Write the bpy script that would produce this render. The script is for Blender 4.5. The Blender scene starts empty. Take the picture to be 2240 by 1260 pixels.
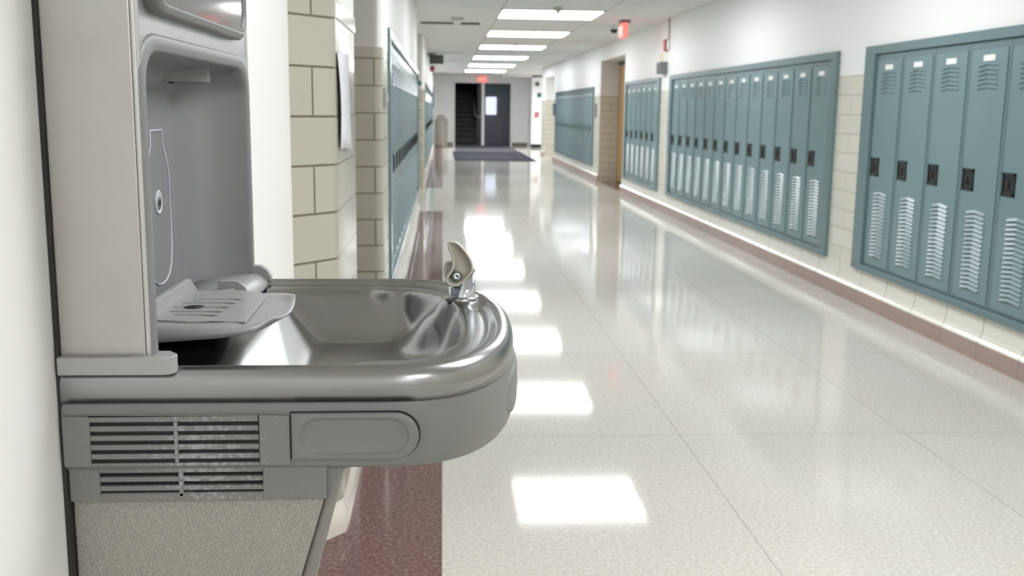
import bpy, bmesh, math, random
from mathutils import Vector, Matrix
random.seed(7)
S = bpy.context.scene
C = S.collection
PI = math.pi

# ------------------------------------------------------------------ materials
def new_mat(name):
    m = bpy.data.materials.new(name); m.use_nodes = True
    nt = m.node_tree; b = nt.nodes['Principled BSDF']
    return m, nt, b

def mat(name, col, rough=.5, metal=0, spec=.5, noise=None, bump=None, emit=None, coat=0, var=None):
    m, nt, b = new_mat(name)
    c4 = (*col, 1)
    b.inputs['Base Color'].default_value = c4
    b.inputs['Roughness'].default_value = rough
    b.inputs['Metallic'].default_value = metal
    b.inputs['Specular IOR Level'].default_value = spec
    b.inputs['Coat Weight'].default_value = coat
    b.inputs['Coat Roughness'].default_value = .08
    if emit:
        b.inputs['Emission Color'].default_value = (*emit[0], 1)
        b.inputs['Emission Strength'].default_value = emit[1]
    geo = nt.nodes.new('ShaderNodeNewGeometry')
    if var:                       # (scale, amount) colour mottling
        n = nt.nodes.new('ShaderNodeTexNoise'); n.inputs['Scale'].default_value = var[0]; n.inputs['Detail'].default_value = 5
        nt.links.new(geo.outputs['Position'], n.inputs['Vector'])
        mx = nt.nodes.new('ShaderNodeMix'); mx.data_type = 'RGBA'
        mx.inputs[6].default_value = (*[v*(1-var[1]) for v in col], 1)
        mx.inputs[7].default_value = (*[min(1, v*(1+var[1])) for v in col], 1)
        nt.links.new(n.outputs['Fac'], mx.inputs[0]); nt.links.new(mx.outputs[2], b.inputs['Base Color'])
    if bump:                      # (scale xyz, strength, distance)
        mp = nt.nodes.new('ShaderNodeMapping'); mp.inputs['Scale'].default_value = bump[0]
        nt.links.new(geo.outputs['Position'], mp.inputs['Vector'])
        n = nt.nodes.new('ShaderNodeTexNoise'); n.inputs['Scale'].default_value = 1; n.inputs['Detail'].default_value = 3
        nt.links.new(mp.outputs['Vector'], n.inputs['Vector'])
        bp = nt.nodes.new('ShaderNodeBump'); bp.inputs['Strength'].default_value = bump[1]; bp.inputs['Distance'].default_value = bump[2]
        nt.links.new(n.outputs['Fac'], bp.inputs['Height']); nt.links.new(bp.outputs['Normal'], b.inputs['Normal'])
    return m

def tile_mat(name, udir, uoff, zref, row, width, ztop, tile, tile2, joint, paint, mortar=.005, rough=.22):
    """glazed block courses up to ztop, white paint above"""
    m, nt, b = new_mat(name); N = nt.nodes.new; L = nt.links.new
    geo = N('ShaderNodeNewGeometry')
    dot = N('ShaderNodeVectorMath'); dot.operation = 'DOT_PRODUCT'; dot.inputs[1].default_value = udir
    L(geo.outputs['Position'], dot.inputs[0])
    sx = N('ShaderNodeSeparateXYZ'); L(geo.outputs['Position'], sx.inputs[0])
    au = N('ShaderNodeMath'); au.operation = 'SUBTRACT'; au.inputs[1].default_value = uoff; L(dot.outputs['Value'], au.inputs[0])
    az = N('ShaderNodeMath'); az.operation = 'SUBTRACT'; az.inputs[1].default_value = zref; L(sx.outputs['Z'], az.inputs[0])
    cv = N('ShaderNodeCombineXYZ'); L(au.outputs[0], cv.inputs[0]); L(az.outputs[0], cv.inputs[1])
    br = N('ShaderNodeTexBrick'); br.offset = .5; br.offset_frequency = 2
    L(cv.outputs[0], br.inputs['Vector'])
    br.inputs['Scale'].default_value = 1; br.inputs['Mortar Size'].default_value = mortar
    br.inputs['Mortar Smooth'].default_value = .15; br.inputs['Brick Width'].default_value = width; br.inputs['Row Height'].default_value = row
    br.inputs['Color1'].default_value = (*tile, 1); br.inputs['Color2'].default_value = (*tile2, 1); br.inputs['Mortar'].default_value = (*joint, 1)
    ns = N('ShaderNodeTexNoise'); ns.inputs['Scale'].default_value = 160; ns.inputs['Detail'].default_value = 4
    L(geo.outputs['Position'], ns.inputs['Vector'])
    mm = N('ShaderNodeMix'); mm.data_type = 'RGBA'; mm.blend_type = 'MULTIPLY'; mm.inputs[0].default_value = .10
    L(br.outputs['Color'], mm.inputs[6]); L(ns.outputs['Fac'], mm.inputs[7])
    gt = N('ShaderNodeMath'); gt.operation = 'GREATER_THAN'; gt.inputs[1].default_value = ztop; L(sx.outputs['Z'], gt.inputs[0])
    mx = N('ShaderNodeMix'); mx.data_type = 'RGBA'; L(gt.outputs[0], mx.inputs[0]); L(mm.outputs[2], mx.inputs[6]); mx.inputs[7].default_value = (*paint, 1)
    L(mx.outputs[2], b.inputs['Base Color'])
    inv = N('ShaderNodeMath'); inv.operation = 'SUBTRACT'; inv.inputs[0].default_value = 1; L(gt.outputs[0], inv.inputs[1])
    h = N('ShaderNodeMath'); h.operation = 'MULTIPLY'; L(br.outputs['Fac'], h.inputs[0]); L(inv.outputs[0], h.inputs[1])
    bp = N('ShaderNodeBump'); bp.invert = True; bp.inputs['Strength'].default_value = .6; bp.inputs['Distance'].default_value = .004
    L(h.outputs[0], bp.inputs['Height']); L(bp.outputs['Normal'], b.inputs['Normal'])
    rg = N('ShaderNodeMapRange'); rg.inputs[3].default_value = rough; rg.inputs[4].default_value = .45; L(gt.outputs[0], rg.inputs[0]); L(rg.outputs[0], b.inputs['Roughness'])
    return m

def floor_mat(name, base, dark, light, seam):
    m, nt, b = new_mat(name); N = nt.nodes.new; L = nt.links.new
    geo = N('ShaderNodeNewGeometry')
    n1 = N('ShaderNodeTexNoise'); n1.inputs['Scale'].default_value = 75; n1.inputs['Detail'].default_value = 6; n1.inputs['Roughness'].default_value = .7
    L(geo.outputs['Position'], n1.inputs['Vector'])
    cr = N('ShaderNodeValToRGB'); e = cr.color_ramp.elements
    e[0].position = .33; e[0].color = (*dark, 1); e[1].position = .70; e[1].color = (*light, 1)
    k = cr.color_ramp.elements.new(.5); k.color = (*base, 1)
    L(n1.outputs['Fac'], cr.inputs[0])
    n2 = N('ShaderNodeTexNoise'); n2.inputs['Scale'].default_value = 1.3; n2.inputs['Detail'].default_value = 3
    L(geo.outputs['Position'], n2.inputs['Vector'])
    mr = N('ShaderNodeMapRange'); mr.inputs[3].default_value = .93; mr.inputs[4].default_value = 1.06; L(n2.outputs['Fac'], mr.inputs[0])
    mu = N('ShaderNodeMix'); mu.data_type = 'RGBA'; mu.blend_type = 'MULTIPLY'; mu.inputs[0].default_value = 1
    L(cr.outputs[0], mu.inputs[6]); L(mr.outputs[0], mu.inputs[7])
    out = mu.outputs[2]
    if seam:                       # control joints: lines along Y at X = .945, 1.865 ... and along X every 1.37 m
        sx = N('ShaderNodeSeparateXYZ'); L(geo.outputs['Position'], sx.inputs[0])
        ms = []
        for ax, off, per, w in (('X', .945, .921, .0022), ('Y', 3.86, 1.365, .0026)):
            a = N('ShaderNodeMath'); a.operation = 'SUBTRACT'; a.inputs[1].default_value = off - per*40; L(sx.outputs[ax], a.inputs[0])
            p = N('ShaderNodeMath'); p.operation = 'PINGPONG'; p.inputs[1].default_value = per/2; L(a.outputs[0], p.inputs[0])
            l = N('ShaderNodeMath'); l.operation = 'LESS_THAN'; l.inputs[1].default_value = w; L(p.outputs[0], l.inputs[0]); ms.append(l)
        gx = N('ShaderNodeMath'); gx.operation = 'GREATER_THAN'; gx.inputs[1].default_value = .5; L(sx.outputs['X'], gx.inputs[0])
        g2 = N('ShaderNodeMath'); g2.operation = 'MULTIPLY'; L(gx.outputs[0], g2.inputs[0]); L(ms[0].outputs[0], g2.inputs[1]); ms[0] = g2
        mxx = N('ShaderNodeMath'); mxx.operation = 'MAXIMUM'; L(ms[0].outputs[0], mxx.inputs[0]); L(ms[1].outputs[0], mxx.inputs[1])
        f = N('ShaderNodeMath'); f.operation = 'MULTIPLY'; f.inputs[1].default_value = .5; L(mxx.outputs[0], f.inputs[0])
        m3 = N('ShaderNodeMix'); m3.data_type = 'RGBA'; L(f.outputs[0], m3.inputs[0]); L(out, m3.inputs[6]); m3.inputs[7].default_value = (.2, .19, .17, 1)
        out = m3.outputs[2]
    L(out, b.inputs['Base Color'])
    b.inputs['Roughness'].default_value = .066
    b.inputs['Specular IOR Level'].default_value = .12
    n3 = N('ShaderNodeTexNoise'); n3.inputs['Scale'].default_value = 2.2; n3.inputs['Detail'].default_value = 2
    L(geo.outputs['Position'], n3.inputs['Vector'])
    bp = N('ShaderNodeBump'); bp.inputs['Strength'].default_value = .02; bp.inputs['Distance'].default_value = .01
    L(n3.outputs['Fac'], bp.inputs['Height']); L(bp.outputs['Normal'], b.inputs['Normal'])
    return m

def speckle_mat(name, a, c, scale, rough):
    m, nt, b = new_mat(name); N = nt.nodes.new; L = nt.links.new
    geo = N('ShaderNodeNewGeometry'); n = N('ShaderNodeTexNoise'); n.inputs['Scale'].default_value = scale; n.inputs['Detail'].default_value = 2
    L(geo.outputs['Position'], n.inputs['Vector'])
    cr = N('ShaderNodeValToRGB'); e = cr.color_ramp.elements
    e[0].position = .42; e[0].color = (*a, 1); e[1].position = .58; e[1].color = (*c, 1); L(n.outputs['Fac'], cr.inputs[0])
    L(cr.outputs[0], b.inputs['Base Color']); b.inputs['Roughness'].default_value = rough
    bp = N('ShaderNodeBump'); bp.inputs['Strength'].default_value = .3; bp.inputs['Distance'].default_value = .0005
    L(n.outputs['Fac'], bp.inputs['Height']); L(bp.outputs['Normal'], b.inputs['Normal'])
    return m

def ceiling_mat():
    m, nt, b = new_mat('ceiling_tile'); N = nt.nodes.new; L = nt.links.new
    geo = N('ShaderNodeNewGeometry'); sx = N('ShaderNodeSeparateXYZ'); L(geo.outputs['Position'], sx.inputs[0])
    ms = []
    for ax, off, per in (('X', .69, 1.22), ('Y', 12.15, .61)):
        a = N('ShaderNodeMath'); a.operation = 'SUBTRACT'; a.inputs[1].default_value = off - per*60; L(sx.outputs[ax], a.inputs[0])
        p = N('ShaderNodeMath'); p.operation = 'PINGPONG'; p.inputs[1].default_value = per/2; L(a.outputs[0], p.inputs[0])
        l = N('ShaderNodeMath'); l.operation = 'LESS_THAN'; l.inputs[1].default_value = .012 if ax == 'X' else .005; L(p.outputs[0], l.inputs[0]); ms.append(l)
    w = N('ShaderNodeMath'); w.operation = 'MAXIMUM'; L(ms[0].outputs[0], w.inputs[0]); L(ms[1].outputs[0], w.inputs[1])
    mx = N('ShaderNodeMix'); mx.data_type = 'RGBA'; L(w.outputs[0], mx.inputs[0])
    mx.inputs[6].default_value = (.80, .79, .77, 1); mx.inputs[7].default_value = (.58, .57, .55, 1)
    L(mx.outputs[2], b.inputs['Base Color']); b.inputs['Roughness'].default_value = .8
    return m

def steel_mat(name, col, rough, stretch, strength=.15, var=.1):
    m, nt, b = new_mat(name); N = nt.nodes.new; L = nt.links.new
    geo = N('ShaderNodeNewGeometry'); mp = N('ShaderNodeMapping'); mp.inputs['Scale'].default_value = stretch
    L(geo.outputs['Position'], mp.inputs['Vector'])
    n = N('ShaderNodeTexNoise'); n.inputs['Scale'].default_value = 1; n.inputs['Detail'].default_value = 4; L(mp.outputs['Vector'], n.inputs['Vector'])
    n2 = N('ShaderNodeTexNoise'); n2.inputs['Scale'].default_value = 14; n2.inputs['Detail'].default_value = 5; L(geo.outputs['Position'], n2.inputs['Vector'])
    mx = N('ShaderNodeMix'); mx.data_type = 'RGBA'; L(n2.outputs['Fac'], mx.inputs[0])
    mx.inputs[6].default_value = (*[v*(1-var) for v in col], 1); mx.inputs[7].default_value = (*[v*(1+var) for v in col], 1)
    L(mx.outputs[2], b.inputs['Base Color'])
    b.inputs['Metallic'].default_value = 1
    mr = N('ShaderNodeMapRange'); mr.inputs[3].default_value = rough*.85; mr.inputs[4].default_value = rough*1.15; L(n.outputs['Fac'], mr.inputs[0]); L(mr.outputs[0], b.inputs['Roughness'])
    bp = N('ShaderNodeBump'); bp.inputs['Strength'].default_value = strength; bp.inputs['Distance'].default_value = .0004
    L(n.outputs['Fac'], bp.inputs['Height']); L(bp.outputs['Normal'], b.inputs['Normal'])
    return m

WHITE = (.86, .86, .85)
M = {}
M['white'] = mat('white_wall_paint', WHITE, .5)
M['ceil'] = ceiling_mat()
M['floor'] = floor_mat('cream_terrazzo_tile', (.565, .545, .50), (.45, .43, .39), (.69, .67, .63), True)
M['floor_red'] = floor_mat('dark_red_terrazzo_tile', (.165, .096, .088), (.10, .056, .051), (.31, .22, .20), False)
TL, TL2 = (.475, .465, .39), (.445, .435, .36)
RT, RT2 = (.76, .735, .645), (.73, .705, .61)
LZ = 1.515 - 12*.1355
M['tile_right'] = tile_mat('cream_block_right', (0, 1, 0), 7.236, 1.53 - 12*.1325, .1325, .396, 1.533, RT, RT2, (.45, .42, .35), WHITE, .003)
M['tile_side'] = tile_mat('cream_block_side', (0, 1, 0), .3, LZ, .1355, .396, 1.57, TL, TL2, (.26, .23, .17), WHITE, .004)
M['tile_face'] = tile_mat('cream_block_facing_shaded', (1, 0, 0), -.345, LZ, .1355, .396, 1.57, TL, TL2, (.19, .165, .12), (.62, .61, .57), .004)  # faces towards the viewer: shade put into greyer upper paint and darker joints
M['tile_jamb'] = tile_mat('cream_block_jamb_shaded', (1, 0, 0), 2.83, 1.53 - 12*.1325, .1325, .396, 1.533, (.56, .525, .43), (.52, .49, .40), (.28, .25, .2), (.66, .65, .61), .005)  # darker copy of the right blocks, shade of the jamb faces in its colours
_d = Vector((.113, .136, 0)); _l = _d.length; _d.normalize()
M['tile_splay'] = tile_mat('cream_block_splay', tuple(_d), _d.dot(Vector((-.415, 2.83, 0))), LZ, .1355, _l, 9, TL, TL2, (.16, .14, .10), WHITE, .0035)
M['base_cream'] = tile_mat('cream_base_block', (0, 1, 0), 7.236, -1, 3, .396, 9, (.82, .80, .725), (.79, .77, .69), (.25, .23, .18), WHITE, .003)
M['base_pink'] = tile_mat('pink_base_block', (0, 1, 0), 7.236, -1, 3, .396, 9, (.43, .315, .28), (.40, .29, .26), (.25, .19, .165), WHITE, .003, .3)
M['base_left'] = mat('left_base_cream', (.76, .74, .66), .25)
M['teal'] = mat('teal_locker_paint', (.172, .258, .275), .26, spec=.4, var=(3, .05))
M['teal_d'] = mat('teal_locker_frame', (.142, .215, .232), .22)
M['black'] = mat('black_latch_plastic', (.012, .014, .016), .35)
M['brown'] = mat('latch_lever_metal', (.10, .07, .055), .35, .6)
M['plate'] = mat('white_number_plate', (.85, .85, .84), .4)
M['mark'] = mat('plate_grey_mark', (.45, .35, .35), .5)
M['lamp'] = mat('lamp_diffuser', (.9, .9, .9), .4, emit=((.96, .982, 1), 7.0))
M['lamp_far'] = mat('far_lamp_diffuser', (.9, .9, .9), .4, emit=((.96, .982, 1), 15.0))
M['lamp_lobby_added'] = mat('added_lobby_lamp_diffuser', (.9, .9, .9), .4, emit=((.965, .985, 1), 30.0))
M['lampframe'] = mat('lamp_frame', (.75, .75, .73), .5)
M['steel'] = mat('brushed_steel_basin', (.335, .335, .338), .26, 1)
M['steel_side'] = steel_mat('brushed_steel_side', (.49, .478, .455), .42, (30, 30, 500), .04, .07)
M['steel_front'] = steel_mat('brushed_steel_front', (.55, .55, .55), .36, (30, 400, 900), .05, .06)
M['chrome'] = mat('chrome', (.55, .58, .62), .08, 1)
M['plastic'] = mat('grey_plastic', (.19, .19, .186), .42, var=(6, .04))
M['plastic_l'] = mat('light_grey_plastic', (.36, .362, .362), .38, var=(30, .06))
M['plastic_a'] = mat('alcove_grey_plastic', (.218, .219, .228), .40)
M['dark'] = mat('dark_void', (.006, .006, .008), .6)
M['gap_strip'] = mat('black_gap_strip', (.02, .02, .02), .6)
M['screen'] = mat('glossy_dark_panel', (.13, .13, .13), .07, coat=.5)
M['beige'] = mat('beige_mouth_guard', (.60, .575, .49), .35)
M['outline'] = mat('pale_outline', (.62, .63, .70), .3)
M['speckle'] = speckle_mat('speckled_vinyl_steel', (.235, .222, .20), (.40, .38, .345), 800, .45)
M['cover'] = mat('taupe_cover', (.235, .225, .205), .4)
M['dust'] = speckle_mat('dusty_grey_slats', (.20, .20, .20), (.33, .33, .33), 120, .5)
M['vent'], _nt, _b = new_mat('dusty_vent_plastic')
_g = _nt.nodes.new('ShaderNodeNewGeometry'); _n = _nt.nodes.new('ShaderNodeTexNoise'); _n.inputs['Scale'].default_value = 190; _n.inputs['Detail'].default_value = 5
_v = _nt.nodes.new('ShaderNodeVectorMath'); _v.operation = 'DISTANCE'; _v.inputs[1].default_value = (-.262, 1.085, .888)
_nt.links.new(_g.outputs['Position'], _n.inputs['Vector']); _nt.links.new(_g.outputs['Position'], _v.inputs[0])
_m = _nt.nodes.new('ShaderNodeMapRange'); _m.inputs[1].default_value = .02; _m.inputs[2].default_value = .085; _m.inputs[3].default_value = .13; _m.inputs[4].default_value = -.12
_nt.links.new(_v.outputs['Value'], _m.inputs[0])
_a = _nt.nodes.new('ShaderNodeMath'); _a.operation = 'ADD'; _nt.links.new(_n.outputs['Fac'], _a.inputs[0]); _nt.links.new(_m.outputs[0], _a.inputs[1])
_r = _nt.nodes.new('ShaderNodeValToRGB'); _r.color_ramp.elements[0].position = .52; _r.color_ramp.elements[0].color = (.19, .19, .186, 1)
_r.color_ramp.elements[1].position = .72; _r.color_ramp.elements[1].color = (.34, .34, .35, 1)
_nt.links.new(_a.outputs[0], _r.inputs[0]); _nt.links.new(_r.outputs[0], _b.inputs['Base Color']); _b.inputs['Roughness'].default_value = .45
M['mat'] = mat('charcoal_mat', (.034, .035, .044), .95, spec=.1, var=(60, .2))
M['mat2'] = mat('grey_entry_carpet', (.085, .084, .098), .95, spec=.1, var=(60, .2))
M['wood'] = mat('oak_door', (.42, .25, .10), .4, var=(8, .15))
M['frame_w'] = mat('pale_door_frame', (.84, .84, .85), .4)
M['frame_g'] = mat('grey_door_leaf', (.42, .42, .44), .4)
M['darkdoor'] = mat('dark_slate_door', (.035, .042, .052), .4)
M['darkteal'] = mat('dark_teal_panel', (.008, .035, .038), .4)
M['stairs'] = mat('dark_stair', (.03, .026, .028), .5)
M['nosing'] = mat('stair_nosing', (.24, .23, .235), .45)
M['room'] = mat('stairwell_wall', (.03, .028, .04), .8)  # near-black: the shade of the unlit stairwell is put into the colour
M['daylight'] = mat('lit_door_pane', (.5, .55, .7), .3, emit=((.68, .76, 1), .5))
M['rail'] = mat('white_handrail', (.88, .88, .92), .4)
M['trash'] = mat('beige_plastic_bin', (.34, .31, .265), .5)
M['trash_d'] = mat('bin_opening', (.05, .045, .04), .6)
M['red'] = mat('red_plastic', (.45, .04, .05), .35)
M['exit'] = mat('exit_lit_face', (.8, .2, .18), .4, emit=((1, .16, .13), .5))
M['exit_l'] = mat('exit_lit_letters', (.9, .6, .6), .4, emit=((1, .55, .5), .55))
M['greybox'] = mat('grey_metal_box', (.22, .22, .22), .4)
M['darkgrey'] = mat('dark_grey_box', (.09, .088, .08), .5)
M['beigebox'] = mat('beige_box', (.50, .47, .40), .5)
M['paper'] = mat('white_paper', (.74, .74, .80), .6)
M['yellow'] = mat('pale_yellow_sticker', (.80, .78, .52), .5)
M['green'] = mat('green_sign', (.02, .13, .09), .4)
M['plaque'] = mat('dark_plaque', (.10, .095, .09), .4)
M['board'] = mat('dark_board', (.09, .08, .075), .5)
M['brownbase'] = mat('brown_base', (.20, .17, .13), .6)

# ------------------------------------------------------------------ mesh helpers
class MB:
    def __init__(s): s.v, s.f, s.mi, s.sm = [], [], [], []; s.cm = 0; s.smooth = False
    def add(s, vs, fs, smooth=None):
        o = len(s.v); s.v += [tuple(v) for v in vs]
        for f in fs:
            s.f.append([o+i for i in f]); s.mi.append(s.cm); s.sm.append(s.smooth if smooth is None else smooth)
    def box(s, x0, x1, y0, y1, z0, z1):
        s.add([(x0, y0, z0), (x1, y0, z0), (x1, y1, z0), (x0, y1, z0), (x0, y0, z1), (x1, y0, z1), (x1, y1, z1), (x0, y1, z1)],
              [(3, 2, 1, 0), (4, 5, 6, 7), (0, 1, 5, 4), (1, 2, 6, 5), (2, 3, 7, 6), (3, 0, 4, 7)])
    def prism(s, poly, axis, a, b, smooth=False):
        """poly in the two other axes (x,y | x,z | y,z), extruded from a to b along axis"""
        def P(p, t):
            return {'z': (p[0], p[1], t), 'y': (p[0], t, p[1]), 'x': (t, p[0], p[1])}[axis]
        n = len(poly)
        s.add([P(p, a) for p in poly], [tuple(range(n))], False); s.add([P(p, b) for p in poly], [tuple(reversed(range(n)))], False)
        s.add([P(p, a) for p in poly]+[P(p, b) for p in poly], [(i, (i+1) % n, n+(i+1) % n, n+i) for i in range(n)], smooth)
    def loft(s, rings, closed=True, smooth=True, cap0=False, cap1=False):
        n = len(rings[0]); vs = [v for r in rings for v in r]; fs = []
        m = n if closed else n-1
        for k in range(len(rings)-1):
            for i in range(m):
                j = (i+1) % n; fs.append((k*n+i, k*n+j, (k+1)*n+j, (k+1)*n+i))
        s.add(vs, fs, smooth)
        if cap0: s.add(rings[0], [tuple(reversed(range(n)))], False)
        if cap1: s.add(rings[-1], [tuple(range(n))], False)
    def lathe(s, prof, n=24, c=(0, 0, 0), axis='z', smooth=True):
        rings = []
        for r, h in prof:
            ring = []
            for i in range(n):
                a = 2*PI*i/n; u, w = r*math.cos(a), r*math.sin(a)
                p = {'z': (u, w, h), 'x': (h, u, w), 'y': (u, h, w)}[axis]
                ring.append((c[0]+p[0], c[1]+p[1], c[2]+p[2]))
            rings.append(ring)
        s.loft(rings, True, smooth, prof[0][0] > 1e-6, prof[-1][0] > 1e-6)
    def tube(s, pts, r, n=8, closed=False):
        P = [Vector(p) for p in pts]; rings = []; N = len(P)
        up = Vector((0, 0, 1))
        for i in range(N):
            a = P[i-1] if (i or closed) else P[i]; b = P[(i+1) % N] if (i < N-1 or closed) else P[i]
            t = (b-a).normalized()
            u = t.cross(up)
            if u.length < .05: u = t.cross(Vector((1, 0, 0)))
            u.normalize(); w = t.cross(u)
            rings.append([P[i]+u*r*math.cos(2*PI*k/n)+w*r*math.sin(2*PI*k/n) for k in range(n)])
        if closed: rings.append(rings[0])
        s.loft(rings, True, True, not closed, not closed)
    def build(s, name, mats, parent=None, bevel=0, seg=2, fix=True, subd=0, solid=0):
        me = bpy.data.meshes.new(name); me.from_pydata(s.v, [], s.f); me.update()
        mats = mats if isinstance(mats, (list, tuple)) else [mats]
        for m in mats: me.materials.append(m)
        for p, i, q in zip(me.polygons, s.mi, s.sm): p.material_index = min(i, len(mats)-1); p.use_smooth = q
        if fix:
            bm = bmesh.new(); bm.from_mesh(me)
            bmesh.ops.remove_doubles(bm, verts=bm.verts, dist=1e-6)
            bmesh.ops.recalc_face_normals(bm, faces=bm.faces); bm.to_mesh(me); bm.free()
        o = bpy.data.objects.new(name, me); C.objects.link(o)
        if parent: o.parent = parent
        if solid:
            d = o.modifiers.new('solid', 'SOLIDIFY'); d.thickness = solid; d.offset = 0
        if subd:
            d = o.modifiers.new('sub', 'SUBSURF'); d.levels = subd; d.render_levels = subd
        if bevel:
            d = o.modifiers.new('bev', 'BEVEL'); d.width = bevel; d.segments = seg; d.limit_method = 'ANGLE'; d.angle_limit = .6
        return o

def tag(o, label, cat, group=None, kind=None):
    o['label'] = label; o['category'] = cat
    if group: o['group'] = group
    if kind: o['kind'] = kind
    return o
def struct(o, label=None):
    o['kind'] = 'structure'
    if label: o['label'] = label
    return o
def empty(name, loc=(0, 0, 0), rz=0):
    o = bpy.data.objects.new(name, None); C.objects.link(o); o.location = loc; o.rotation_euler = (0, 0, rz); o.empty_display_size = .1
    return o
def boxobj(name, b, m, parent=None, bevel=0):
    k = MB(); k.box(*b); return k.build(name, m, parent, bevel)
def rrect(y0, y1, z0, z1, r, n=8, rl=None):
    """rounded rectangle polygon, counter-clockwise in (y,z)"""
    out = []
    for cy, cz, a in ((y1-r, z0+r, -PI/2), (y1-r, z1-r, 0), (y0+r, z1-r, PI/2), (y0+r, z0+r, PI)):
        for i in range(n+1):
            t = a+PI/2*i/n; out.append((cy+r*math.cos(t), cz+r*math.sin(t)))
    return out
def text_mesh(txt, size, m, name, parent, loc, rot, depth=.004):
    cu = bpy.data.curves.new(name, 'FONT'); cu.body = txt; cu.size = size; cu.extrude = depth; cu.align_x = 'CENTER'; cu.align_y = 'CENTER'
    t = bpy.data.objects.new(name+'_tmp', cu); C.objects.link(t)
    bpy.context.view_layer.update()
    me = bpy.data.meshes.new_from_object(t.evaluated_get(bpy.context.evaluated_depsgraph_get()))
    bpy.data.objects.remove(t); me.materials.clear(); me.materials.append(m)
    o = bpy.data.objects.new(name, me); C.objects.link(o); o.parent = parent; o.location = loc; o.rotation_euler = rot
    return o

# ------------------------------------------------------------------ setting
ZC = 2.42
RW, LW = 2.83, -.318                  # right block face, left locker wall face
Y0, Y1 = -5.0, 36.6
# floor : cream field, dark red strip beside the left wall, red threshold in the right door recess
k = MB()
def fq(x0, x1, y0, y1, mi): k.cm = mi; k.add([(x0, y0, 0), (x1, y0, 0), (x1, y1, 0), (x0, y1, 0)], [(0, 1, 2, 3)])
fq(0, RW, Y0, Y1, 0); fq(RW, 6.2, Y0, 16.08, 0); fq(RW, 3.3, 16.08, 18.55, 1); fq(3.3, 6.2, 16.08, 18.55, 0); fq(RW, 6.2, 18.55, Y1, 0)
fq(-1.6, 0, Y0, 1.0, 0); fq(-1.6, 0, 1.0, 12.85, 1); fq(-1.6, 0, 12.85, 16.6, 0); fq(-1.6, 0, 16.6, Y1, 1)
k.cm = 0; k.add([(-1.6, Y1, 0), (6.2, Y1, 0), (6.2, 44, 0), (-1.6, 44, 0)], [(0, 1, 2, 3)])
struct(k.build('floor', [M['floor'], M['floor_red']], fix=False))
k = MB(); k.box(-1.6, 6.2, Y0, 44, ZC, ZC+.1); struct(k.build('ceiling', M['ceil']))

# right wall with openings for the four locker banks and two door recesses
BZ0, BZ1 = .235, 1.71
banks_R = [(4.10, 6.79), (7.29, 12.78), (13.36, 15.90), (19.29, 25.77)]
k = MB()
def wall_r(y0, y1, z0, z1): k.box(RW, 3.30, y0, y1, z0, z1)
cur = Y0
ops = [(a, b, 'l') for a, b in banks_R] + [(16.08, 18.55, 'd'), (26.30, 28.55, 'd')]
for a, b, t in sorted(ops):
    wall_r(cur, a, 0, ZC)
    if t == 'l': wall_r(a, b, 0, BZ0); wall_r(a, b, BZ1, ZC); k.box(3.20, 3.30, a, b, BZ0, BZ1)
    else: wall_r(a, b, 2.14, ZC)
    cur = b
wall_r(cur, 29.6, 0, ZC)
o = k.build('wall_right', [M['tile_right'], M['tile_jamb']])
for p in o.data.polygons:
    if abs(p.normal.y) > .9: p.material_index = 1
struct(o)
k = MB(); k.box(3.19, 3.4, 16.0, 16.9, 0, ZC); k.box(3.19, 3.4, 16.9, 18.56, 2.125, ZC); k.box(3.24, 3.4, 16.9, 18.9, 0, 2.125); k.box(3.30, 3.4, 26.2, 28.9, 0, ZC)
struct(k.build('wall_recess', M['white']))
k = MB(); k.box(6.1, 6.2, Y0, 44, 0, ZC); struct(k.build('wall_lobby', M['white']))

# left side: white alcove wall behind the fountain, splayed block pier, block piers, locker wall
k = MB(); k.box(-1.6, -.411, Y0, 2.83, 0, 1.556); struct(k.build('wall_alcove', M['white']))
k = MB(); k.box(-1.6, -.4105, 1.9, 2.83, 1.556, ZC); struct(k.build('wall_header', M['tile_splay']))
k = MB(); k.box(-1.6, -.411, Y0, 1.9, 1.556, ZC); struct(k.build('wall_upper', M['white']))
def arc(cx, cy, r, a0, a1, n=6): return [(cx+r*math.cos(math.radians(a0+(a1-a0)*i/n)), cy+r*math.sin(math.radians(a0+(a1-a0)*i/n))) for i in range(n+1)]
def pier(name, poly, mats, picker):
    kk = MB(); n = len(poly)
    for i in range(n):
        a, b = poly[i], poly[(i+1) % n]; kk.cm = picker(a, b)
        kk.add([(a[0], a[1], 0), (b[0], b[1], 0), (b[0], b[1], ZC), (a[0], a[1], ZC)], [(0, 1, 2, 3)])
    oo = kk.build(name, mats)
    bm = bmesh.new(); bm.from_mesh(oo.data); bm.normal_update()
    for f in bm.faces: f.smooth = True
    for e in bm.edges:
        if len(e.link_faces) == 2 and e.calc_face_angle(0) > .5: e.smooth = False
    bm.to_mesh(oo.data); bm.free()
    return struct(oo)
PX = -.302
poly = [(-1.6, 2.83), (-.413, 2.83)] + [(-.3165, 2.9487), (-.3075, 2.962), (-.303, 2.975), (PX, 2.99)] + arc(PX-.035, 3.60, .035, 0, 90) + [(-1.6, 3.635)]
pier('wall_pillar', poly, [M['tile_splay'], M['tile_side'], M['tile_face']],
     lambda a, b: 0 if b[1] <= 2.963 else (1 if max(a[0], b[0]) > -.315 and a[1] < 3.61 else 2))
k = MB(); k.box(PX-.10, PX+.0045, 2.985, 3.605, 1.517, 1.572)
struct(k.build('trim_1', mat('pillar_cap_glaze', (.80, .79, .74), .12), bevel=.004))
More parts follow.
